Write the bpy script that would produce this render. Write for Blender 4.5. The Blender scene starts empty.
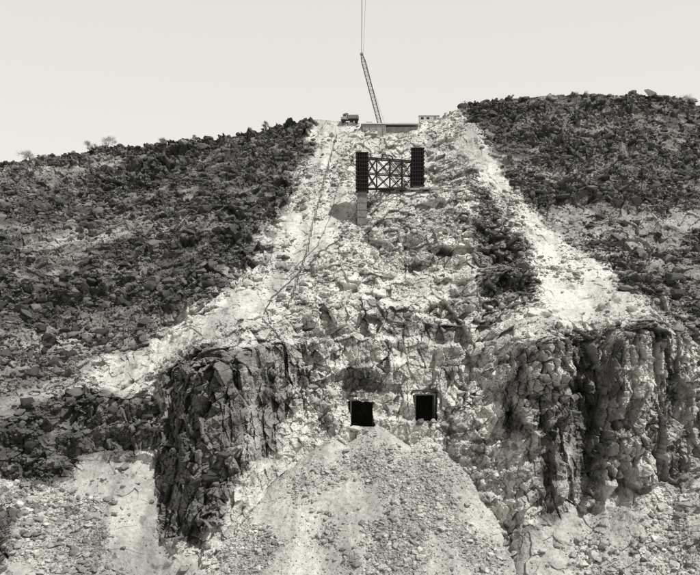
import bpy, bmesh, math, random
import numpy as np
from mathutils import Vector, Matrix
random.seed(7); rng=np.random.default_rng(7)
sc=bpy.context.scene
K=0.0012; ZC=50.0          # camera tangent per image pixel, eye height over canyon floor
f32=np.float32
def wp(px,py,D):           # image pixel x / pixel y / camera depth -> world metres
    return Vector(((px-350)*K*D, D, ZC+(287.5-py)*K*D))
# ---------------------------------------------------------------- noise
def hsh(ix,iy,iz,seed):
    n=(ix.astype(np.uint32)*np.uint32(374761393)+iy.astype(np.uint32)*np.uint32(668265263)
       +iz.astype(np.uint32)*np.uint32(2246822519)+np.uint32(seed*3266489917 & 0xffffffff))
    n=(n^(n>>np.uint32(13)))*np.uint32(1274126177)
    n=(n^(n>>np.uint32(15)))*np.uint32(2654435761)
    return n^(n>>np.uint32(16))
def u01(n): return n.astype(f32)*f32(1/4294967296.0)
def vnoise(P,s,seed):
    Q=P/f32(s)+f32(500); I=np.floor(Q).astype(np.int32); F=(Q-I).astype(f32); F=F*F*(3-2*F)
    out=0
    for a in (0,1):
        wa=F[:,0] if a else 1-F[:,0]
        for b in (0,1):
            wb=F[:,1] if b else 1-F[:,1]
            for c in (0,1):
                wc=F[:,2] if c else 1-F[:,2]
                out=out+wa*wb*wc*u01(hsh(I[:,0]+a,I[:,1]+b,I[:,2]+c,seed))
    return out*2-1
def fbm(P,s,seed,o=4):
    r=0;a=1.0;t=0
    for i in range(o):
        r=r+a*vnoise(P,s,seed+i*17); t+=a; a*=.5; s*=.5
    return r/t*1.6
def blocks(P,s,seed,an=(1,1,1),slope=0.9,crack=.35,rot=0.0):
    """angular faceted blocks: every cell is a randomly tilted, randomly offset plane"""
    if rot:
        c_,s_=math.cos(rot),math.sin(rot)
        P=np.stack([P[:,0]*c_+P[:,2]*s_,P[:,1],-P[:,0]*s_+P[:,2]*c_],-1).astype(f32)
    Q=(P/np.array([s*an[0],s*an[1],s*an[2]],dtype=f32)+f32(300)).astype(f32)
    I=np.floor(Q).astype(np.int32); n=len(P)
    b1=np.full(n,9,f32); b2=np.full(n,9,f32); hid=np.zeros(n,np.uint32); V=np.zeros((n,3),f32)
    m=f32(1/1023.0)
    for a in(-1,0,1):
        for b in(-1,0,1):
            for c in(-1,0,1):
                h=hsh(I[:,0]+a,I[:,1]+b,I[:,2]+c,seed)
                dx=Q[:,0]-(I[:,0]+a)-(h&np.uint32(1023)).astype(f32)*m
                dy=Q[:,1]-(I[:,1]+b)-((h>>np.uint32(10))&np.uint32(1023)).astype(f32)*m
                dz=Q[:,2]-(I[:,2]+c)-((h>>np.uint32(20))&np.uint32(1023)).astype(f32)*m
                d=dx*dx+dy*dy+dz*dz
                w=d<b1
                b2=np.where(w,b1,np.minimum(b2,d)); b1=np.where(w,d,b1)
                hid=np.where(w,h,hid)
                V[w,0]=dx[w];V[w,1]=dy[w];V[w,2]=dz[w]
    z=np.zeros_like(hid).astype(np.int32)
    r0=u01(hsh(hid,z,z,seed+1))*2-1; g=[u01(hsh(hid,z,z,seed+2+k))*2-1 for k in range(3)]
    disp=r0*.6+slope*(g[0]*V[:,0]+g[1]*V[:,1]+g[2]*V[:,2])
    edge=np.sqrt(b2)-np.sqrt(b1)
    if crack: disp-=np.clip(1-edge/.06,0,1)*crack
    return disp.astype(f32), r0, edge
# ---------------------------------------------------------------- base profiles (image pixel x -> [(pixel y, camera depth)])
prof={
 -60:[(600,114),(500,132),(480,137),(420,141),(412,145),(168,233)],
 0:[(600,116),(500,134),(480,139),(420,142),(412,146),(163,235)],
 60:[(600,118),(478,141),(405,147),(398,150),(155,243)],
 120:[(600,121),(462,144),(400,148),(392,151),(148,246)],
 160:[(600,128),(530,137),(470,144),(400,149),(372,152),(145,245)],
 188:[(600,126),(540,134),(400,141),(368,145),(355,151),(142,242)],
 215:[(600,126),(537,133),(370,141),(356,144),(348,150),(140,240)],
 250:[(600,130),(500,138),(350,146),(338,152),(300,166),(135,236)],
 275:[(600,136),(470,146),(345,151),(330,156),(300,166),(200,202),(125,235)],
 300:[(600,142),(430,149),(345,156),(303,163),(292,168),(200,201),(121,234)],
 350:[(600,146),(430,150),(395,152),(340,156),(302,162),(292,168),(250,180),(215,191),(191,197),(186,205),(137,226),(123,232)],
 400:[(600,146),(430,150),(395,152),(340,155),(306,161),(296,167),(250,179),(215,190),(191,197),(186,205),(137,226),(123,232)],
 435:[(600,144),(430,149),(395,151),(330,157),(300,163),(290,167),(250,178),(192,197),(184,205),(120,233)],
 470:[(600,136),(480,143),(410,147),(330,156),(305,162),(290,166),(270,172),(180,200),(106,236)],
 500:[(600,128),(490,138),(400,144),(340,151),(300,163),(278,166),(262,176),(98,236)],
 522:[(600,122),(520,132),(400,140),(345,144),(328,149),(300,161),(278,165),(265,174),(97,237)],
 545:[(600,122),(520,132),(345,141),(328,147),(300,160),(278,166),(265,175),(97,238)],
 568:[(600,121),(515,134.5),(345,144),(325,150),(300,160),(250,180),(96,240)],
 590:[(600,120),(510,137.5),(345,147.5),(322,152.5),(250,180),(95,240)],
 620:[(600,119),(505,133.5),(335,141.5),(322,148),(250,178),(95,240)],
 642:[(600,118),(490,132.5),(335,139),(322,146),(250,178),(96,240)],
 654:[(600,118),(485,134),(335,140.5),(322,147),(250,178),(96,240)],
 672:[(600,117),(480,138.5),(340,146),(318,152),(250,180),(97,240)],
 700:[(600,115),(468,136),(380,142),(322,149),(250,179),(105,240)],
 760:[(600,113),(465,134),(380,141),(322,148),(250,178),(112,240)]}
st=sorted(prof); pyg=np.arange(60,621,1.0)
W=np.array([np.interp(pyg,[a for a,b in sorted(prof[s])],[1/b for a,b in sorted(prof[s])]) for s in st])
pxg=np.arange(-60,761,1.0)
WI=np.array([np.interp(pxg,st,W[:,j]) for j in range(len(pyg))])   # [py,px]
def blur(A,r,ax):
    if r<1: return A
    k=np.exp(-.5*(np.arange(-3*r,3*r+1)/r)**2); k/=k.sum()
    pad=[(0,0),(0,0)]; pad[ax]=(3*r,3*r); B=np.pad(A,pad,mode='edge'); out=0
    for i,w in enumerate(k):
        out=out+w*(B[i:i+A.shape[0],:] if ax==0 else B[:,i:i+A.shape[1]])
    return out
WI=blur(blur(WI,4,1),2,0)
sky=[(-60,168),(0,163),(50,158),(100,150),(150,146),(200,141),(250,135),(275,128),(290,123),(320,119),(345,121),(365,124),(415,124),(440,119),(455,110),(470,104),(500,99),(540,96),(580,94),(620,96),(660,96),(690,103),(700,106),(760,112)]
def skyline(px): return np.interp(px,[a for a,b in sky],[b for a,b in sky])
# ---------------------------------------------------------------- ground regions
GX,GY=np.meshgrid(pxg,pyg)
def poly(pts,soft=3):
    ins=np.zeros(GX.shape,bool); n=len(pts)
    for i in range(n):
        x1,y1=pts[i]; x2,y2=pts[(i+1)%n]
        if y1==y2: continue
        c=((y1>GY)!=(y2>GY))&(GX<(x2-x1)*(GY-y1)/(y2-y1)+x1); ins^=c
    return blur(blur(ins.astype(float),soft,0),soft,1)
TONE=np.full(GX.shape,.49); RUG=np.full(GX.shape,.62); VERT=np.zeros(GX.shape); BLD=np.full(GX.shape,.35)
def paint(pts,tone=None,rug=None,vert=None,bld=None,soft=3):
    global TONE,RUG,VERT,BLD
    m=poly(pts,soft)
    if tone is not None: TONE=TONE*(1-m)+tone*m
    if rug is not None: RUG=RUG*(1-m)+rug*m
    if vert is not None: VERT=VERT*(1-m)+vert*m
    if bld is not None: BLD=BLD*(1-m)+bld*m
# natural dark basalt slopes
paint([(-80,100),(0,100),(250,100),(318,100),(318,122),(312,150),(298,182),(272,218),(245,255),(215,292),(178,322),(140,340),(110,352),(60,382),(0,402),(-80,410)],.085,.5,0,1.0,3)
paint([(-80,355),(20,345),(90,308),(150,304),(180,322),(140,340),(60,380),(-80,405)],.19,.3,0,.9,7)
paint([(0,262),(40,232),(90,225),(110,245),(60,280),(20,290)],.15,.35,0,1,8)
paint([(120,255),(150,235),(165,250),(140,290),(110,300)],.15,.35,0,1,6)
paint([(462,80),(780,80),(780,315),(700,310),(650,302),(612,274),(562,238),(522,196),(492,152),(474,125)],.1,.5,0,1.0,3)
paint([(545,124),(600,120),(690,128),(700,140),(640,150),(590,142)],.2,.32,0,.8,5)
paint([(560,160),(640,165),(660,185),(590,190)],.17,.35,0,1,8)
paint([(560,215),(640,190),(780,190),(780,320),(650,300)],.19,.38,0,1.2,12)
paint([(655,205),(720,200),(760,235),(690,240)],.34,.2,0,.7,8)
paint([(468,165),(486,185),(500,215),(520,240),(537,262),(537,300),(478,298),(480,250),(470,210)],.2,1.0,.3,.6,4)
paint([(480,278),(535,276),(536,300),(505,302),(482,296)],.07,1.0,.5,.2,2)  # shadow under the overhanging shelf, painted into the tone
# cliffs
paint([(160,372),(185,358),(215,350),(285,340),(296,372),(278,440),(240,490),(205,535),(165,535),(158,440)],.15,1.1,1,.2,3)
paint([(245,355),(285,345),(296,372),(280,430),(250,470),(245,420)],.3,1.0,1,.2,4)
paint([(-80,412),(60,398),(150,392),(162,440),(140,458),(60,484),(-80,488)],.085,.95,.6,.4,3)
paint([(-80,500),(22,502),(34,530),(20,560),(-80,575)],.12,.8,.5,.6,4)
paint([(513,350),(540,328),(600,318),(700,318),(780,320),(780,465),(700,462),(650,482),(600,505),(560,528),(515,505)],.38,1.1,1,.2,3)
paint([(570,345),(594,335),(598,400),(594,470),(576,490),(570,420)],.12,1.1,1,.1,3)  # black shadow of the cliff recess, painted as dark tone
paint([(656,330),(672,335),(672,400),(662,440),(656,410)],.1,1.1,1,.1,3)  # narrow recess: its shadow is painted into the tone too
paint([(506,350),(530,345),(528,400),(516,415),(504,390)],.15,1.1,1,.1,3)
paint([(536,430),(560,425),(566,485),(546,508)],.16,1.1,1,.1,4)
paint([(300,300),(480,300),(510,345),(510,400),(440,415),(330,420),(285,400)],.48,1.1,.5,.25,6)
paint([(375,190),(460,170),(480,200),(480,290),(380,285),(360,240)],.48,1.0,.2,.6,6)
paint([(285,288),(480,284),(482,294),(300,300)],.54,.3,0,.5,3)
# spoil chutes and talus
paint([(322,110),(362,126),(352,150),(350,225),(320,262),(290,292),(200,346),(140,378),(90,392),(70,385),(150,350),(190,328),(240,282),(285,215),(312,165)],.53,.12,0,.7,2)
paint([(95,388),(-80,430),(-80,410),(60,384),(90,372)],.3,.15,0,.8,5)
paint([(440,112),(462,106),(476,128),(494,155),(524,198),(566,242),(612,278),(650,306),(630,318),(560,316),(537,303),(537,255),(508,210),(474,162),(446,135)],.53,.12,0,.7,2)
paint([(570,312),(640,305),(625,325),(560,332),(530,328)],.5,.3,0,.4,4)
paint([(20,498),(60,482),(95,462),(150,455),(166,480),(162,535),(190,545),(230,620),(-10,620)],.4,.09,0,.5,3)
paint([(500,540),(560,528),(600,507),(650,485),(700,465),(780,468),(780,640),(480,640)],.44,.24,0,.8,4)
paint([(440,425),(510,420),(512,500),(470,490)],.5,.65,0,.9,5)
# ---------------------------------------------------------------- terrain grid
pxm=np.arange(-40,740.01,.62)
pl=np.array([-5200,-3500,-2300,-1500,-1000,-650,-400,-250,-160,-100,-70,-50]); pr=700-pl
px=np.concatenate([pl,pxm,pr[::-1]]); NX=len(px); NYM=960
t=np.linspace(0,1,NYM)
PX=np.repeat(px[None,:],NYM,0); PY=600+(skyline(px)[None,:]-600)*t[:,None]
def samp(A,x,y):
    x=np.clip(x-pxg[0],0,len(pxg)-1.001); y=np.clip(y-pyg[0],0,len(pyg)-1.001)
    i=x.astype(int); j=y.astype(int); u=x-i; v=y-j
    return (A[j,i]*(1-u)+A[j,i+1]*u)*(1-v)+(A[j+1,i]*(1-u)+A[j+1,i+1]*u)*v
D=1/samp(WI,PX,PY)
# talus cone spilled from the portals
def cone(apx,apy,aD,T):
    a=wp(apx,apy,aD); az=a.z-ZC
    dx=(PX-350)*K; dz=(287.5-PY)*K
    A=dz*dz-T*T*(dx*dx+1); B=-2*az*dz+2*T*T*(dx*a.x+a.y); C=az*az-T*T*(a.x**2+a.y**2)
    disc=B*B-4*A*C; ok=disc>0; s=np.sqrt(np.maximum(disc,0)); r=np.full(PX.shape,1e9)
    for q in ((-B+s)/(2*A),(-B-s)/(2*A)):
        good=ok&(q>20)&(q*dz<az); r=np.where(good&(q<r),q,r)
    return r
acc=0
for a_ in ((377,424,148.5,.70),(333,437,147.5,.70),(300,464,144.5,.66),(262,502,139,.62),(427,436,147.5,.74),(458,474,143,.68),(498,520,136,.62)):
    c_=cone(*a_); acc=acc+np.exp(-(np.minimum(c_,400)-120)/.7)
Dc=120-.7*np.log(acc+1e-120)
Dc=np.where((PX>120)&(PX<640),Dc,1e9)
ew=fbm(np.stack([PX.ravel()*.18,PY.ravel()*.18,PX.ravel()*0],-1).astype(f32),3,207,4).reshape(PX.shape)
cm=np.clip((D-Dc+ew*1.6)/1.0,0,1); D=np.minimum(D,Dc)
# tunnel headings cut back into the face
tun=np.zeros(PX.shape,bool)
portals=[(362,413.5,25,26),(425.5,408,22,26)]
jx=ew*3.2; jy=np.roll(ew,60,1)*3.4
for cx,cy,w,h in portals:
    m=(abs(PX+jx-cx)<w/2)&(abs(PY+jy-cy)<h/2)&(PY<cy+h/2); tun|=m
D=np.where(tun,D+11,D)
P=np.stack([(PX-350)*K*D,D,ZC+(287.5-PY)*K*D],-1)
Pf=P.reshape(-1,3).astype(f32)
wx=(fbm(Pf,10,11,5)*14+fbm(Pf,2.6,13,3)*6).reshape(PX.shape); wy=(fbm(Pf,10,77,5)*11+fbm(Pf,2.6,79,3)*5).reshape(PX.shape)
sx=PX+wx; sy=PY+wy
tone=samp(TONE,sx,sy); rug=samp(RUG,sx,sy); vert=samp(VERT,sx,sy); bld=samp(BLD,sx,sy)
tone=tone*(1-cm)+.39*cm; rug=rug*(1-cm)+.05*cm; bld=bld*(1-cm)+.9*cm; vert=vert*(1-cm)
Ds=1/samp(WI,PX,PY); Ds=np.minimum(Ds,Dc); Pn=np.stack([(PX-350)*K*Ds,Ds,(287.5-PY)*K*Ds],-1)
gu=np.gradient(Pn,axis=1); gv=np.gradient(Pn,axis=0); N=np.cross(gu,gv); N/=np.linalg.norm(N,axis=-1,keepdims=True)+1e-9
N=np.where(N[...,1:2]>0,-N,N); N=N*.5+np.array([0,-.65,.16]); N/=np.linalg.norm(N,axis=-1,keepdims=True)
rs=samp(RUG,PX,PY)*(1-cm)
hz=np.array([0,-1,.08]); kv=np.clip((rs-.4)*2.5,0,.85)[...,None]; N=N*(1-kv)+hz*kv; N/=np.linalg.norm(N,axis=-1,keepdims=True)
Nf=N.reshape(-1,3).astype(f32)
R=rug.ravel().astype(f32); V=vert.ravel().astype(f32); T_=tone.ravel().astype(f32); CM=cm.ravel().astype(f32)
R=R*np.clip(1+.6*fbm(Pf,12,5,3),.35,1.6)
isr=np.clip((R-.15)/.2,0,1)
dk=np.clip((.24-T_)/.1,0,1)*(1-V*.7)
Pw=Pf+np.stack([fbm(Pf,5,301,4),fbm(Pf,5,302,4),fbm(Pf,5,303,4)],-1).astype(f32)*.5
b1,r1,e1=blocks(Pw,6.4,21,(.85,1.0,1.7),1.0,0,.12); b2,r2,e2=blocks(Pw,3.2,31,(.8,1.1,1.35),1.2,.15,-.25)
b6,r6,e6=blocks(Pw,2.0,25,(.95,1.1,4.5),1.1,.3,.06)
b5,r5,e5=blocks(Pw,2.0,35,(1.2,1.1,.8),1.1,.15,.5); b3,r3,e3=blocks(Pw,1.15,41,(1,1.0,1.1),1.1,.15,.3); b4,r4,e4=blocks(Pf,.5,51)
mx=np.clip(fbm(Pf,8,305,2)*2+.5,0,1)
# R scaled bedrock relief: big joint blocks, columnar joints on cliffs, smaller rubble where mx is high
disp=R*(2.3*b1*(.55+.5*V)+1.5*b2*(1.15-.55*mx)*(1-.35*V)+1.1*V*b6+.65*b5*(.35+.85*mx)+(.2+.35*mx)*b3*isr+.08*b4)
disp+=1.05*fbm(Pf,28,61,3)*(1-CM*.8)
disp+=(.04+.04*isr)*b4+.10*vnoise(Pf,.9,71)*(1-isr)+.15*fbm(Pf,5,81,4)
outc=np.clip(fbm(Pf*np.array([.7,1,1.6],dtype=f32),13,451,3)*2.2-.3,0,1)   # bedrock outcrops in the slopes
disp+=dk*(.17*b3+.12*b5)+dk*outc*(.9+1.0*b2+.9*b5)
ril=np.stack([Pf[:,0],Pf[:,1]*.12,Pf[:,2]*.12],-1)
disp+=(1-isr)*.3*fbm(ril,2.4,91,3)
disp+=CM*(.06*b3+.12*fbm(Pf,1.6,93,3))
# stepped ledges where bedrock crops out
zz=Pf[:,2]/4.6+.9*fbm(Pf,24,95,3); fr=zz-np.floor(zz); led=np.where(fr<.8,fr/.8,(1-fr)/.2)
disp+=R*(1.9+.9*dk)*(led-.5)*np.clip(fbm(Pf,18,99,2)+.5,0,1)*(1-.5*V)
# overhanging shelf right of the nose
ov=np.exp(-(((PX-508)/26)**2+((PY-273)/6)**2)).ravel(); disp+=2.8*ov
tf=tun.ravel(); disp[tf]*=.2
def flat(cx,cy,rx,ry): return np.exp(-(((PX-cx)/rx)**2+((PY-cy)/ry)**2)).ravel()
disp*=1-.85*flat(395,128,42,9); disp*=1-.7*flat(395,193,40,14)
disp-=1.2*flat(362,210,10,10)
disp*=1-.5*flat(362,413,16,16); disp*=1-.5*flat(426,408,15,16)
Pd=Pf+Nf*disp[:,None].astype(f32)
# tone variation by block, dust on ledges, pockets of soil
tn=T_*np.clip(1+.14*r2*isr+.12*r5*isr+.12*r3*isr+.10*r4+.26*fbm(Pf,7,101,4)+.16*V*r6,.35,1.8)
Ps=Pf*np.array([.6,1,1.5],dtype=f32)
pat=np.clip(fbm(Ps,12,111,4)*2.4-.25,0,1)+.9*np.clip(fbm(Ps,2.2,115,3)*2.8-.6,0,1)
tn=tn+dk*.15*pat*(1-.7*outc)
tn*=1-(.65*np.clip(fbm(Pf,4.5,121,4)*3-1.1,0,1))*isr*(1-dk)
# stray dark stones and wash streaks over pale spoil
tn*=1-.5*(1-isr)*(1-CM)*np.clip(fbm(Pf,2,141,4)*3-1.1,0,1)
tn*=1-.3*(1-isr)*(1-CM)*np.clip(fbm(ril,3,145,4)*1.6,0,1)
tn*=1-.14*CM*np.clip(fbm(ril,3,143,4)*2,-.5,1)
tn=np.minimum(tn,.62)
tn[tf]*=.15  # tunnel headings: shade inside painted in by cutting the tone
GP=Pd.reshape(NYM,NX,3)
# beyond the rim: plateau ; below: canyon floor to behind the viewpoint
rows=[]; base_top=P[-1]
def lift(dy,dz,rough,sp=1.0):
    r=base_top.copy(); r[:,1]+=dy; r[:,0]*=sp
    r[:,2]+=dz+rough*vnoise(r.astype(f32),4,131); return r
for dy,dz,rg in ((1.2,-.1,.3),(2.5,-.2,.3),(4,-.3,.3),(7,-.5,.3),(12,-.8,.3),(20,-1,.3),(35,-2,.3),(60,-3,.3),(120,-5,.5),(300,-8,.5),(900,-15,1),(3000,-40,1)):
    rows.append(lift(dy,dz,rg,1+dy/240*.9))
bot=GP[0]; low=[]
for dy,zf in ((-1500,4),(-600,0),(-260,-1),(-120,0),(-40,.5),(20,0),(60,.5),(90,1.2)):
    r=bot.copy(); r[:,1]=dy; r[:,0]*=1+(100-dy)/400; r[:,2]=zf; low.append(r)
r=bot.copy(); r[:,1]=bot[:,1]*.5+50; r[:,2]=bot[:,2]*.45+1; low.append(r)
ALL=np.concatenate([np.stack(low),GP,np.stack(rows)],0); NY=ALL.shape[0]
def padt(a):
    a=a.reshape(NYM,NX); return np.concatenate([np.repeat(a[:1],len(low),0),a,np.repeat(a[-1:],len(rows),0)],0).ravel()
TN=padt(tn)
idx=np.arange(NX*NY).reshape(NY,NX)
q=np.stack([idx[:-1,:-1],idx[:-1,1:],idx[1:,1:],idx[1:,:-1]],-1).reshape(-1,4)
def mkmesh(name,verts,faces,n,attr=None,mat=None,smooth=False):
    me=bpy.data.meshes.new(name); me.vertices.add(len(verts)); me.vertices.foreach_set('co',verts.astype(f32).ravel())
    me.loops.add(faces.size); me.loops.foreach_set('vertex_index',faces.astype(np.int32).ravel())
    me.polygons.add(len(faces)); me.polygons.foreach_set('loop_start',np.arange(0,faces.size,n,dtype=np.int32))
    try: me.polygons.foreach_set('loop_total',np.full(len(faces),n,dtype=np.int32))
    except Exception: pass
    me.update(calc_edges=True)
    me.polygons.foreach_set('use_smooth',np.full(len(faces),smooth,dtype=bool))
    if attr is not None:
        a=me.attributes.new('tone','FLOAT','POINT'); a.data.foreach_set('value',attr.astype(f32))
    if mat: me.materials.append(mat)
    ob=bpy.data.objects.new(name,me); sc.collection.objects.link(ob); return ob
# ---------------------------------------------------------------- materials
TINT=(1.0,.98,.925)
def new_mat(name,rough=.9):
    m=bpy.data.materials.new(name); m.use_nodes=True; nt=m.node_tree; b=nt.nodes['Principled BSDF']
    b.inputs['Roughness'].default_value=rough; b.inputs['Specular IOR Level'].default_value=.1
    return m,nt,b
def rock_mat(name,s1,s2,amt,bump,dist):
    m,nt,b=new_mat(name,.95); N_=nt.nodes; L=nt.links
    at=N_.new('ShaderNodeAttribute'); at.attribute_name='tone'
    ge=N_.new('ShaderNodeNewGeometry')
    n1=N_.new('ShaderNodeTexNoise'); n1.inputs['Scale'].default_value=s1; n1.inputs['Detail'].default_value=8; n1.inputs['Roughness'].default_value=.7
    n2=N_.new('ShaderNodeTexNoise'); n2.inputs['Scale'].default_value=s2; n2.inputs['Detail'].default_value=4; n2.inputs['Roughness'].default_value=.7
    L.new(ge.outputs['Position'],n1.inputs['Vector']); L.new(ge.outputs['Position'],n2.inputs['Vector'])
    mr=N_.new('ShaderNodeMapRange'); mr.inputs['From Min'].default_value=.3; mr.inputs['From Max'].default_value=.7
    mr.inputs['To Min'].default_value=1-amt; mr.inputs['To Max'].default_value=1+amt
    ad=N_.new('ShaderNodeMath'); ad.operation='ADD'; L.new(n1.outputs['Fac'],ad.inputs[0]); L.new(n2.outputs['Fac'],ad.inputs[1])
    hf=N_.new('ShaderNodeMath'); hf.operation='MULTIPLY'; hf.inputs[1].default_value=.5; L.new(ad.outputs[0],hf.inputs[0]); L.new(hf.outputs[0],mr.inputs['Value'])
    mu=N_.new('ShaderNodeMath'); mu.operation='MULTIPLY'; L.new(at.outputs['Fac'],mu.inputs[0]); L.new(mr.outputs[0],mu.inputs[1])
    vm=N_.new('ShaderNodeVectorMath'); vm.operation='SCALE'; vm.inputs[0].default_value=TINT; L.new(mu.outputs[0],vm.inputs['Scale'])
    L.new(vm.outputs[0],b.inputs['Base Color'])
    bp=N_.new('ShaderNodeBump'); bp.inputs['Strength'].default_value=bump; bp.inputs['Distance'].default_value=dist
    L.new(hf.outputs[0],bp.inputs['Height']); L.new(bp.outputs[0],b.inputs['Normal'])
    return m
def plain(name,v,rough=.7,sc_=3,amt=.25,tint=TINT,metal=0):
    m,nt,b=new_mat(name,rough); n=nt.nodes.new('ShaderNodeTexNoise'); n.inputs['Scale'].default_value=sc_; n.inputs['Detail'].default_value=6
    tc=nt.nodes.new('ShaderNodeTexCoord'); nt.links.new(tc.outputs['Object'],n.inputs['Vector'])
    r=nt.nodes.new('ShaderNodeValToRGB'); a=v*(1-amt); c=v*(1+amt)
    r.color_ramp.elements[0].position=.3; r.color_ramp.elements[1].position=.7
    r.color_ramp.elements[0].color=(a*tint[0],a*tint[1],a*tint[2],1); r.color_ramp.elements[1].color=(c*tint[0],c*tint[1],c*tint[2],1)
    nt.links.new(n.outputs['Fac'],r.inputs[0]); nt.links.new(r.outputs[0],b.inputs['Base Color']); b.inputs['Metallic'].default_value=metal
    return m
M_ter=rock_mat('rock_and_spoil',1.3,7,.42,.55,.17)
M_bld=rock_mat('boulder_rock',2,9,.35,.5,.08)
M_steel=plain('dark_steel',.022,.6); M_steel2=plain('weathered_steel',.12,.6); M_conc=plain('concrete',.3,.9,1.2,.25); M_conc_lit=plain('concrete_sunlit',.5,.9,1.2,.15)  # deck concrete paler than the wall: sunlit top put into its colour
M_white=plain('white_paint',.6,.5,2,.1); M_black=plain('rubber',.02,.8); M_grey=plain('grey_paint',.2,.5); M_glass=plain('window_glass',.03,.15); M_timber=plain('timber',.09,.9,4,.4)
M_scrub=plain('dry_scrub',.17,.9,5,.5); M_sky=plain('dry_scrub_pale',.3,.9,5,.5); M_hose=plain('hose_rubber',.1,.8)
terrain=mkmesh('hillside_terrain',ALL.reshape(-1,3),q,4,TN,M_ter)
# ---------------------------------------------------------------- boulders
def rockmesh(seed):
    r=random.Random(seed); bm=bmesh.new()
    sx,sy,sz=r.uniform(.65,1.3),r.uniform(.6,1.1),r.uniform(.4,.85)
    for i in range(15):
        v=Vector((r.gauss(0,1),r.gauss(0,1),r.gauss(0,1))).normalized()
        v*=r.uniform(.75,1); bm.verts.new((max(-.8,min(.8,v.x))*sx,max(-.8,min(.8,v.y))*sy,max(-.75,min(.75,v.z))*sz))
    res=bmesh.ops.convex_hull(bm,input=bm.verts)
    bmesh.ops.delete(bm,geom=[g for g in res['geom_interior'] if isinstance(g,bmesh.types.BMVert)],context='VERTS')
    bmesh.ops.triangulate(bm,faces=bm.faces)
    bm.verts.index_update()
    V=np.array([v.co[:] for v in bm.verts]); F=np.array([[v.index for v in f.verts] for f in bm.faces]); bm.free(); return V,F
RM=[rockmesh(i) for i in range(18)]
def scatter(name,weight,count,smin,smax,pw,tonefun):
    w=weight.ravel().copy(); w[tf]=0; w/=w.sum()
    ids=rng.choice(len(w),size=count,p=w)
    size=smin*(1-rng.random(count)*(1-(smin/smax)**pw))**(-1/pw)
    tv=tonefun(ids,count); VS=[];FS=[];TS=[];off=0
    which=rng.integers(0,len(RM),count)
    for k,(V0,F0) in enumerate(RM):
        sel=np.where(which==k)[0]; n=len(sel)
        if n==0: continue
        ang=rng.random((n,3))*np.array([.8,.8,6.283])
        cx,sx_=np.cos(ang[:,0]),np.sin(ang[:,0]); cz,sz_=np.cos(ang[:,2]),np.sin(ang[:,2])
        Z=np.zeros(n);O=np.ones(n)
        Rx=np.stack([O,Z,Z,Z,cx,-sx_,Z,sx_,cx],-1).reshape(n,3,3); Rz=np.stack([cz,-sz_,Z,sz_,cz,Z,Z,Z,O],-1).reshape(n,3,3)
        M=Rz@Rx; v=np.einsum('nij,vj->nvi',M,V0)*size[sel][:,None,None]*.5+(Pd[ids[sel]]+np.array([0,-.3,.8])*size[sel][:,None]*.12)[:,None,:]
        VS.append(v.reshape(-1,3)); m=len(V0)
        FS.append((F0[None]+(np.arange(n)*m)[:,None,None]+off).reshape(-1,3)); off+=n*m; TS.append(np.repeat(tv[sel],m))
    return mkmesh(name,np.concatenate(VS),np.concatenate(FS),3,np.concatenate(TS),M_bld)
inside=((PX>-45)&(PX<745)).astype(float); Wd=D*D*inside
clump=np.clip(fbm(Pf,7,401,4)*2.0+.5,.05,1.7).reshape(PX.shape)
darkm=np.clip((.26-tone)/.1,0,1)*bld*clump
scatter('basalt_boulder_field',Wd*darkm,30000,.38,4.4,2.0,lambda i,n:.045+.13*rng.random(n)**2.0)
lightm=np.clip((tone-.25)/.1,0,1)*bld*(1-cm)*clump
scatter('excavated_rock_debris',Wd*lightm,19000,.28,2.8,2.0,lambda i,n:np.maximum(tn[i],.12)*(.35+.75*rng.random(n)))
# dark stones strewn from the slopes onto the margins of the pale scar
tb=samp(blur(blur(TONE,6,0),6,1),PX,PY); edge_=np.clip(1-abs(tb-.27)/.14,0,1)*(PY<345)*(tone>.2)
scatter('strewn_basalt_stones',Wd*edge_*clump,4500,.3,2.4,2.0,lambda i,n:.05+.2*rng.random(n)**1.5)
scatter('talus_rubble',cm*inside*clump*(.3+np.clip((PY-430)/130,0,1)),28000,.18,1.7,2.4,lambda i,n:tn[i]*(.5+.85*rng.random(n)))
lt=samp(poly([(0,470),(165,455),(230,620),(-20,620)],3)+poly([(500,540),(600,505),(700,465),(780,468),(780,640),(480,640)],3),PX,PY)*(1-cm)
scatter('rockfall_rubble',lt*inside*clump,15000,.16,2.2,2.2,lambda i,n:tn[i]*(.55+.75*rng.random(n)))
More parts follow.
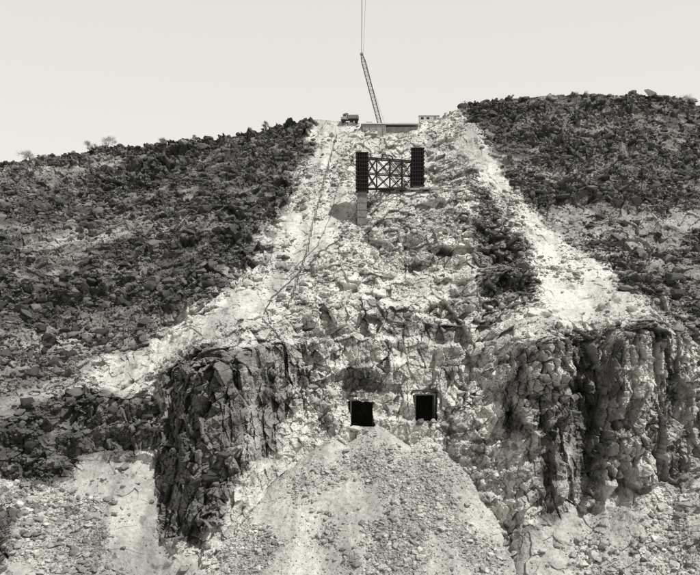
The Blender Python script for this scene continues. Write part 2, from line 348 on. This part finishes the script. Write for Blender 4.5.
# ---------------------------------------------------------------- helpers for built things
def ground(px_,py_):
    i=int(np.argmin(abs(px-px_))); j=int(np.argmin(abs(PY[:,i]-py_))); return Vector(GP[j,i].tolist())
class B:
    def __init__(s): s.bm=bmesh.new()
    def box(s,c,d,rot=None,mi=0):
        m=Matrix.Translation(Vector(c))
        if rot is not None: m=m@rot.to_4x4()
        m=m@Matrix.Diagonal((d[0],d[1],d[2],1))
        r=bmesh.ops.create_cube(s.bm,size=1,matrix=m)
        for v in r['verts']:
            for f in v.link_faces: f.material_index=mi
    def beam(s,a,b,w,h=None,mi=0):
        a=Vector(a);b=Vector(b); d=b-a; q=d.to_track_quat('Z','X'); s.box((a+b)/2,(w,h or w,d.length),q.to_matrix(),mi)
    def cyl(s,a,b,r,seg=10,mi=0,r2=None):
        a=Vector(a);b=Vector(b); d=b-a; q=d.to_track_quat('Z','X')
        x=bmesh.ops.create_cone(s.bm,cap_ends=True,segments=seg,radius1=r,radius2=r if r2 is None else r2,depth=d.length,matrix=Matrix.Translation((a+b)/2)@q.to_matrix().to_4x4())
        for v in x['verts']:
            for f in v.link_faces: f.material_index=mi
    def obj(s,name,mats,parent=None,bev=0):
        me=bpy.data.meshes.new(name); s.bm.to_mesh(me); s.bm.free()
        for m in mats: me.materials.append(m)
        o=bpy.data.objects.new(name,me); sc.collection.objects.link(o); o.parent=parent
        if bev:
            md=o.modifiers.new('b','BEVEL'); md.width=bev; md.segments=2
        return o
def empty(name,loc=(0,0,0)):
    e=bpy.data.objects.new(name,None); sc.collection.objects.link(e); return e
# ---- steel intake frame: two ribbed shafts tied by a braced truss
E=empty('steel_intake_tower')
DL=190.0
Lc=wp(362,173,DL); Rc=wp(417.5,167,198)
def shaft(name,c,w,dp,z0,z1,zl):
    b=B()
    for sx_ in(-1,1):
        for sy_ in(-1,1): b.beam((c.x+sx_*w/2*.86,c.y+sy_*dp/2*.86,z0),(c.x+sx_*w/2*.86,c.y+sy_*dp/2*.86,z1),.3)
    b.box((c.x,c.y,(z0+z1)/2),(w*.72,dp*.72,z1-z0-.4))
    n=int((z1-z0)/.85)
    for i in range(n+1):
        z=z0+(z1-z0)*i/n
        b.box((c.x,c.y,z),(w+.25,dp+.25,.24))
        if i<n:
            for k in range(-2,3): b.box((c.x+k*w/5.2,c.y-dp*.4,z+.42),(.16,.3,.55),mi=1)
    b.obj(name,[M_steel,plain('shaft_stud',.07,.6)],E)
    b=B(); b.box((c.x,c.y,(zl+z0)/2-.1),(w*.8,dp*.8,z0-zl)); 
    for i in range(5): b.box((c.x,c.y,zl+(z0-zl)*(i+.5)/5),(w*.86,dp*.86,.1))
    b.obj(name+'_pedestal',[plain('shaft_concrete',.2,.9,2,.3)],E)
zt=lambda py_,D_:ZC+(287.5-py_)*K*D_
shaft('left_shaft',Lc,2.7,3.0,zt(192,DL),zt(153.5,DL),zt(228,DL))
shaft('right_shaft',Rc,2.9,3.0,zt(186,198),zt(149,198),zt(194,198))
b=B()
for yo in(-1.1,1.3):
    a0=lambda f,py_: (Lc.x+1.3+(Rc.x-1.5-Lc.x-1.3)*f, Lc.y+yo+(Rc.y-Lc.y)*f, zt(py_,194))
    b.beam(a0(0,161),a0(1,159),.3); b.beam(a0(0,176),a0(1,174),.24); b.beam(a0(0,191),a0(1,187),.3)
    fr_=[0,.2,.5,.78,1]
    for f in fr_: b.beam(a0(f,160),a0(f,193),.26)
    for f,g in zip(fr_[:-1],fr_[1:]):
        b.beam(a0(f,161),a0(g,175),.15); b.beam(a0(g,161),a0(f,175),.15)
        b.beam(a0(f,176),a0(g,189),.15); b.beam(a0(g,176),a0(f,189),.15)
for f in fr_:
    for p in(161,175,190):
        x=Lc.x+1.3+(Rc.x-1.5-Lc.x-1.3)*f; y=Lc.y+(Rc.y-Lc.y)*f; b.beam((x,y-1.1,zt(p,194)),(x,y+1.3,zt(p,194)),.2)
b.beam(a0(.3,160),a0(.35,154),.2); b.beam(a0(.6,160),a0(.55,155),.2); b.beam(a0(.35,154),a0(.55,155),.16)
b.obj('cross_truss',[M_steel],E)
b=B(); g=wp(408,189,198)
for i in range(6): b.box((g.x-5.6+i*2.35,g.y+1.2+random.uniform(-.4,.4),g.z-.1+random.uniform(-.12,.12)),(2.3,6.0,.45+random.uniform(0,.2)))
b.obj('foundation_slab',[M_conc],E,.06)
# ---- crane pad
E=empty('concrete_abutment'); b=B()
x0=wp(362,130,227).x; x1=wp(386,130,227).x; x2=wp(418,130,227).x; zb=zt(141,227)
b.box(((x0+x1)/2,230,(zb+zt(125,227))/2),(x1-x0,6,zt(125,227)-zb))
b.box(((x1+x2)/2+.002,230.3,(zb+zt(126.5,227))/2),(x2-x1,5.4,zt(126.5,227)-zb))
for i in range(9):
    x=x0+.4+i*(x2-x0-.8)/8; b.box((x,226.95 if x<x1 else 227.5,zt(131,227)),(.22,.24,2.3))
b.obj('wall_block',[M_conc],E,.04)
b=B(); b.box(((x0+x2)/2,230,zt(124.2,227)+.1),(x2-x0+.6,6.6,.3)); b.box((x0+2,228,zt(122.5,227)+.1),(1.6,1,.7)); b.box((x0+11,229,zt(123,227)+.1),(2.2,1,.5)); b.obj('deck_slab',[M_conc_lit],E,.03)
# ---- crane
E=empty('crawler_crane'); cx,cy=wp(383,124,250).x,250.0; cz=45.0+ZC-.3
b=B()
for s in(-1,1):
    b.box((cx+s*1.5,cy,cz+.5),(.7,4.6,.6)); b.cyl((cx+s*1.5-.35,cy-2.2,cz+.5),(cx+s*1.5+.35,cy-2.2,cz+.5),.45); b.cyl((cx+s*1.5-.35,cy+2.2,cz+.5),(cx+s*1.5+.35,cy+2.2,cz+.5),.45)
b.obj('tracks',[M_black],E)
b=B(); b.box((cx,cy+1,cz+1.7),(2.8,4,1.4)); b.box((cx+.95,cy-1.4,cz+1.75),(.9,1.2,1.5)); b.box((cx+.95,cy-2.02,cz+2.05),(.7,.06,.6),mi=1); b.obj('machine_house',[M_grey,M_glass],E,.05)
foot=Vector((cx-.3,cy-1.8,cz+1.4)); tip=wp(361.5,54,246)
ax=(tip-foot).normalized(); sd=ax.cross(Vector((0,1,0))).normalized(); up=sd.cross(ax).normalized(); Ln=(tip-foot).length
b=B(); n=22
def bp_(f,i):
    w=.55*min(1,f/.12+.25,(1-f)/.10+.25); a=[(-1,-1),(1,-1),(1,1),(-1,1)][i%4]
    return foot+ax*Ln*f+sd*a[0]*w+up*a[1]*w
for i in range(n):
    f0,f1=i/n,(i+1)/n
    for k in range(4):
        b.beam(bp_(f0,k),bp_(f1,k),.16,mi=0); b.beam(bp_(f0,k) if i%2 else bp_(f0,k+1),bp_(f1,k+1) if i%2 else bp_(f1,k),.09,mi=1); b.beam(bp_(f1,k),bp_(f1,k+1),.09,mi=1)
b.cyl(tip-sd*.4,tip+sd*.4,.45,12,1); b.obj('lattice_boom',[plain('boom_grey',.09,.6),plain('boom_lace',.3,.6)],E)
b=B(); mast=Vector((cx+.6,cy+2.6,cz+5)); b.beam((cx-.5,cy+1,cz+2.3),mast,.15); b.beam((cx+1.4,cy+1,cz+2.3),mast,.15); b.cyl(mast,tip,.03,6); b.cyl(mast,(cx+.5,cy+3,cz+2.3),.04,6)
b.obj('pendant_lines',[M_steel],E)
b=B(); ov=wp(362.5,-60,150); b.cyl(tip,ov,.07,6); b.cyl(tip+Vector((.5,0,-.3)),wp(368,-60,150),.03,6)
b.cyl(ov,wp(366,-60,149),.05,6)
b.obj('hoist_cables',[M_steel2],E)
# ---- truck
def truck(px_,py_,yaw):
    g=ground(px_,py_); E=empty('dump_truck'); E.location=g+Vector((0,0,.15)); E.rotation_euler=(0,0,yaw)
    b=B()
    for x in(-1.7,-.5,1.7):
        for y in(-.95,.95): b.cyl((x,y-.18,.45),(x,y+.18,.45),.48,14)
    b.obj('wheels',[M_black],E)
    b=B(); b.box((0,0,.75),(4.8,.9,.25)); b.box((2.35,0,.75),(.2,2,.3)); b.obj('chassis',[M_steel],E)
    b=B(); b.box((1.35,0,1.65),(1.1,1.9,1.5)); b.box((2.15,0,1.25),(.7,1.7,.75)); b.box((1.92,0,2.0),(.05,1.6,.55),mi=1); b.box((1.4,-.96,2.0),(.7,.04,.5),mi=1); b.box((1.4,.96,2.0),(.7,.04,.5),mi=1); b.box((1.35,0,2.42),(1.2,1.95,.06),mi=2); b.obj('cab',[plain('cab_paint',.38,.5),M_glass,M_white],E,.05)
    b=B(); b.box((-.9,0,1.05),(3,2.1,.15)); b.box((-.9,-1.05,1.6),(3,.1,1)); b.box((-.9,1.05,1.6),(3,.1,1)); b.box((.6,0,1.75),(.1,2.1,1.4)); b.box((.95,0,2.55),(.9,2.1,.1)); b.obj('dump_body',[M_grey],E,.03)
truck(350,123,math.radians(175))
# ---- site trailer
E=empty('site_trailer'); g=wp(429,124.5,236); E.location=g
b=B(); b.box((0,0,1.35),(5.6,2.3,1.9)); b.box((0,0,2.36),(5.9,2.6,.14)); 
for x in(-2,-.4): b.box((x,-1.16,1.55),(.8,.06,.6),mi=1)
b.box((1.6,-1.16,1.25),(.75,.06,1.6),mi=2); b.obj('cabin',[plain('trailer_paint',.5,.6),M_glass,M_grey],E,.03)
b=B()
for x in(-.5,.5):
    for y in(-1,1): b.cyl((x,y-.1,.35),(x,y+.1,.35),.36,12)
b.beam((2.8,0,.45),(3.9,0,.4),.12); b.obj('running_gear',[M_black],E)
# ---- tunnel portals
for cx_,cy_,w,h in portals:
    E=empty('tunnel_portal'); D0=150.5; c=wp(cx_,cy_,D0); ww=w*K*D0; hh=h*K*D0
    b=B(); y0=c.y+2.2; y1=y0+8.4
    z0=c.z-hh/2; z1=c.z+hh/2+.2
    b.box((c.x-ww/2-.3,(y0+y1)/2,c.z),(.3,8.4,hh+.6)); b.box((c.x+ww/2+.3,(y0+y1)/2,c.z),(.3,8.4,hh+.6)); b.box((c.x,(y0+y1)/2,z1+.3),(ww+.3,8.4,.3)); b.box((c.x,y1,c.z),(ww,.3,hh))
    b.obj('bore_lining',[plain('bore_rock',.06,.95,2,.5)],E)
    b=B()
    for k in range(3):
        yy=y0-.6+k*1.6
        for s in(-1,1): b.beam((c.x+s*(ww/2-.2),yy,z0),(c.x+s*(ww/2-.2)+.05,yy,z1-.2),.26)
        b.beam((c.x-ww/2+.1,yy,z1-.35),(c.x+ww/2-.1,yy,z1-.25),.28)
    b.obj('timber_sets',[M_timber],E)
# ---- cable handrails / hoses on the spoil slope
def line(name,pts,postgap,mat,h,rad):
    b=B(); P_=[]
    for (a,c) in zip(pts[:-1],pts[1:]):
        n=max(2,int(math.hypot(a[0]-c[0],a[1]-c[1])/postgap))
        for i in range(n): P_.append(ground(a[0]+(c[0]-a[0])*i/n+random.uniform(-.6,.6),a[1]+(c[1]-a[1])*i/n))
    tops=[]
    for p in P_:
        t_=p+Vector((random.uniform(-.15,.15),-.1,h)); tops.append(t_)
        if h>.5: b.cyl(p-Vector((0,0,.3)),t_+Vector((0,0,.1)),.1,6)
    for a,c in zip(tops[:-1],tops[1:]): b.cyl(a,c,rad,6)
    b.obj(name,[mat])
line('rope_handrail',[(336,138),(326,180),(316,215),(308,250),(297,285),(287,315)],6,M_steel2,1.2,.06)
line('air_hose',[(353,226),(330,248),(300,272),(272,298),(262,318)],5,M_hose,.2,.13)
line('air_hose',[(262,318),(285,345),(305,375),(318,398)],5,M_hose,.2,.09)
line('air_hose',[(355,155),(338,185),(330,215),(318,245),(300,262),(282,285)],5,M_hose,.2,.06)
# ---- scrub
def shrub(b,base,r,h,n,leaf):
    for i in range(9):
        a=random.uniform(0,6.28); t_=Vector((math.cos(a)*r*.7,math.sin(a)*r*.7,h*random.uniform(.5,.95))); b.cyl(base-Vector((0,0,.2)),base+t_,.035*h/2,5,0,.012)
    cl=[(base+Vector((random.gauss(0,r*.45),random.gauss(0,r*.45),h*random.uniform(.12,.8))),r*random.uniform(.22,.42)) for _ in range(11)]
    for i in range(n):
        c,rr=random.choice(cl); p=c+Vector((random.gauss(0,rr*.6),random.gauss(0,rr*.6),random.gauss(0,rr*.5)))
        u=Vector((random.gauss(0,1),random.gauss(0,1),random.gauss(0,1))).normalized()*leaf; v=u.cross(Vector((random.gauss(0,1),random.gauss(0,1),1))).normalized()*leaf*.6
        b.bm.faces.new([b.bm.verts.new(p-u),b.bm.verts.new(p+v),b.bm.verts.new(p+u)])
for (x,y,r,h) in [(27,160,1.9,2.8),(108,150,2.1,3.4),(90,152,1.6,2.6),(250,136,1.0,1.9),(266,131,1.3,2.9),(195,141,1,1.7),(163,145,1.1,1.9),(686,104,2.2,3.2),(575,96,1.2,1.3),(510,100,.9,1.2)]:
    b=B(); shrub(b,ground(x,y)+Vector((0,.1,.2)),r,h,1300,.14); b.obj('desert_shrub',[M_sky])
b=B()
w=(inside*D*D*np.clip((.26-tone)/.1,0,1)*(PY<400)).ravel(); w/=w.sum()
for i in rng.choice(len(w),260,p=w):
    s=random.uniform(.4,1.1); shrub(b,Vector(Pd[i].tolist()),s,s*1.3,50,.2)
for (x,y) in [(140,322),(152,330),(12,240),(128,330),(45,262),(610,240),(630,170)]: shrub(b,ground(x,y),2.0,1.8,320,.2)
b.obj('desert_scrub',[M_sky])
# ---------------------------------------------------------------- light
az=math.radians(54); el=math.radians(60)
sun=Vector((math.cos(el)*math.sin(az),-math.cos(el)*math.cos(az),math.sin(el)))
l=bpy.data.lights.new('sun','SUN'); l.energy=4.8; l.angle=math.radians(.5); l.color=(1,.985,.95)
lo=bpy.data.objects.new('sun',l); sc.collection.objects.link(lo); lo.rotation_euler=sun.to_track_quat('Z','Y').to_euler()
w=bpy.data.worlds.new('World'); sc.world=w; w.use_nodes=True; nt=w.node_tree; bg=nt.nodes['Background']; L=nt.links
s=nt.nodes.new('ShaderNodeTexSky'); s.sky_type='NISHITA'; s.sun_disc=False; s.sun_elevation=el; s.sun_rotation=math.atan2(sun.x,sun.y); s.dust_density=1.5
bw=nt.nodes.new('ShaderNodeRGBToBW'); L.new(s.outputs[0],bw.inputs[0])
hlf=nt.nodes.new('ShaderNodeMath'); hlf.operation='MULTIPLY'; hlf.inputs[1].default_value=.4; L.new(bw.outputs[0],hlf.inputs[0])
# bright summer haze, thick up to ~25 degrees and thinning to the clear zenith
tc=nt.nodes.new('ShaderNodeTexCoord'); sp=nt.nodes.new('ShaderNodeSeparateXYZ'); L.new(tc.outputs['Generated'],sp.inputs[0])
mr=nt.nodes.new('ShaderNodeMapRange'); mr.interpolation_type='SMOOTHSTEP'; mr.inputs['From Min'].default_value=.3; mr.inputs['From Max'].default_value=.6; mr.inputs['To Min'].default_value=6.9; mr.inputs['To Max'].default_value=.15
L.new(sp.outputs['Z'],mr.inputs['Value'])
ad=nt.nodes.new('ShaderNodeMath'); ad.operation='ADD'; L.new(hlf.outputs[0],ad.inputs[0]); L.new(mr.outputs[0],ad.inputs[1])
vm=nt.nodes.new('ShaderNodeVectorMath'); vm.operation='SCALE'; vm.inputs[0].default_value=(1,.98,.91); L.new(ad.outputs[0],vm.inputs['Scale'])
L.new(vm.outputs[0],bg.inputs['Color']); bg.inputs['Strength'].default_value=.1
c=bpy.data.cameras.new('camera'); c.lens=36/(700*K); c.sensor_width=36; c.clip_end=8000; c.clip_start=.5
co=bpy.data.objects.new('camera',c); sc.collection.objects.link(co); co.location=(0,0,ZC); co.rotation_euler=(math.pi/2,0,0); sc.camera=co
sc.view_settings.view_transform='Standard'; sc.view_settings.look='None'; sc.view_settings.exposure=0
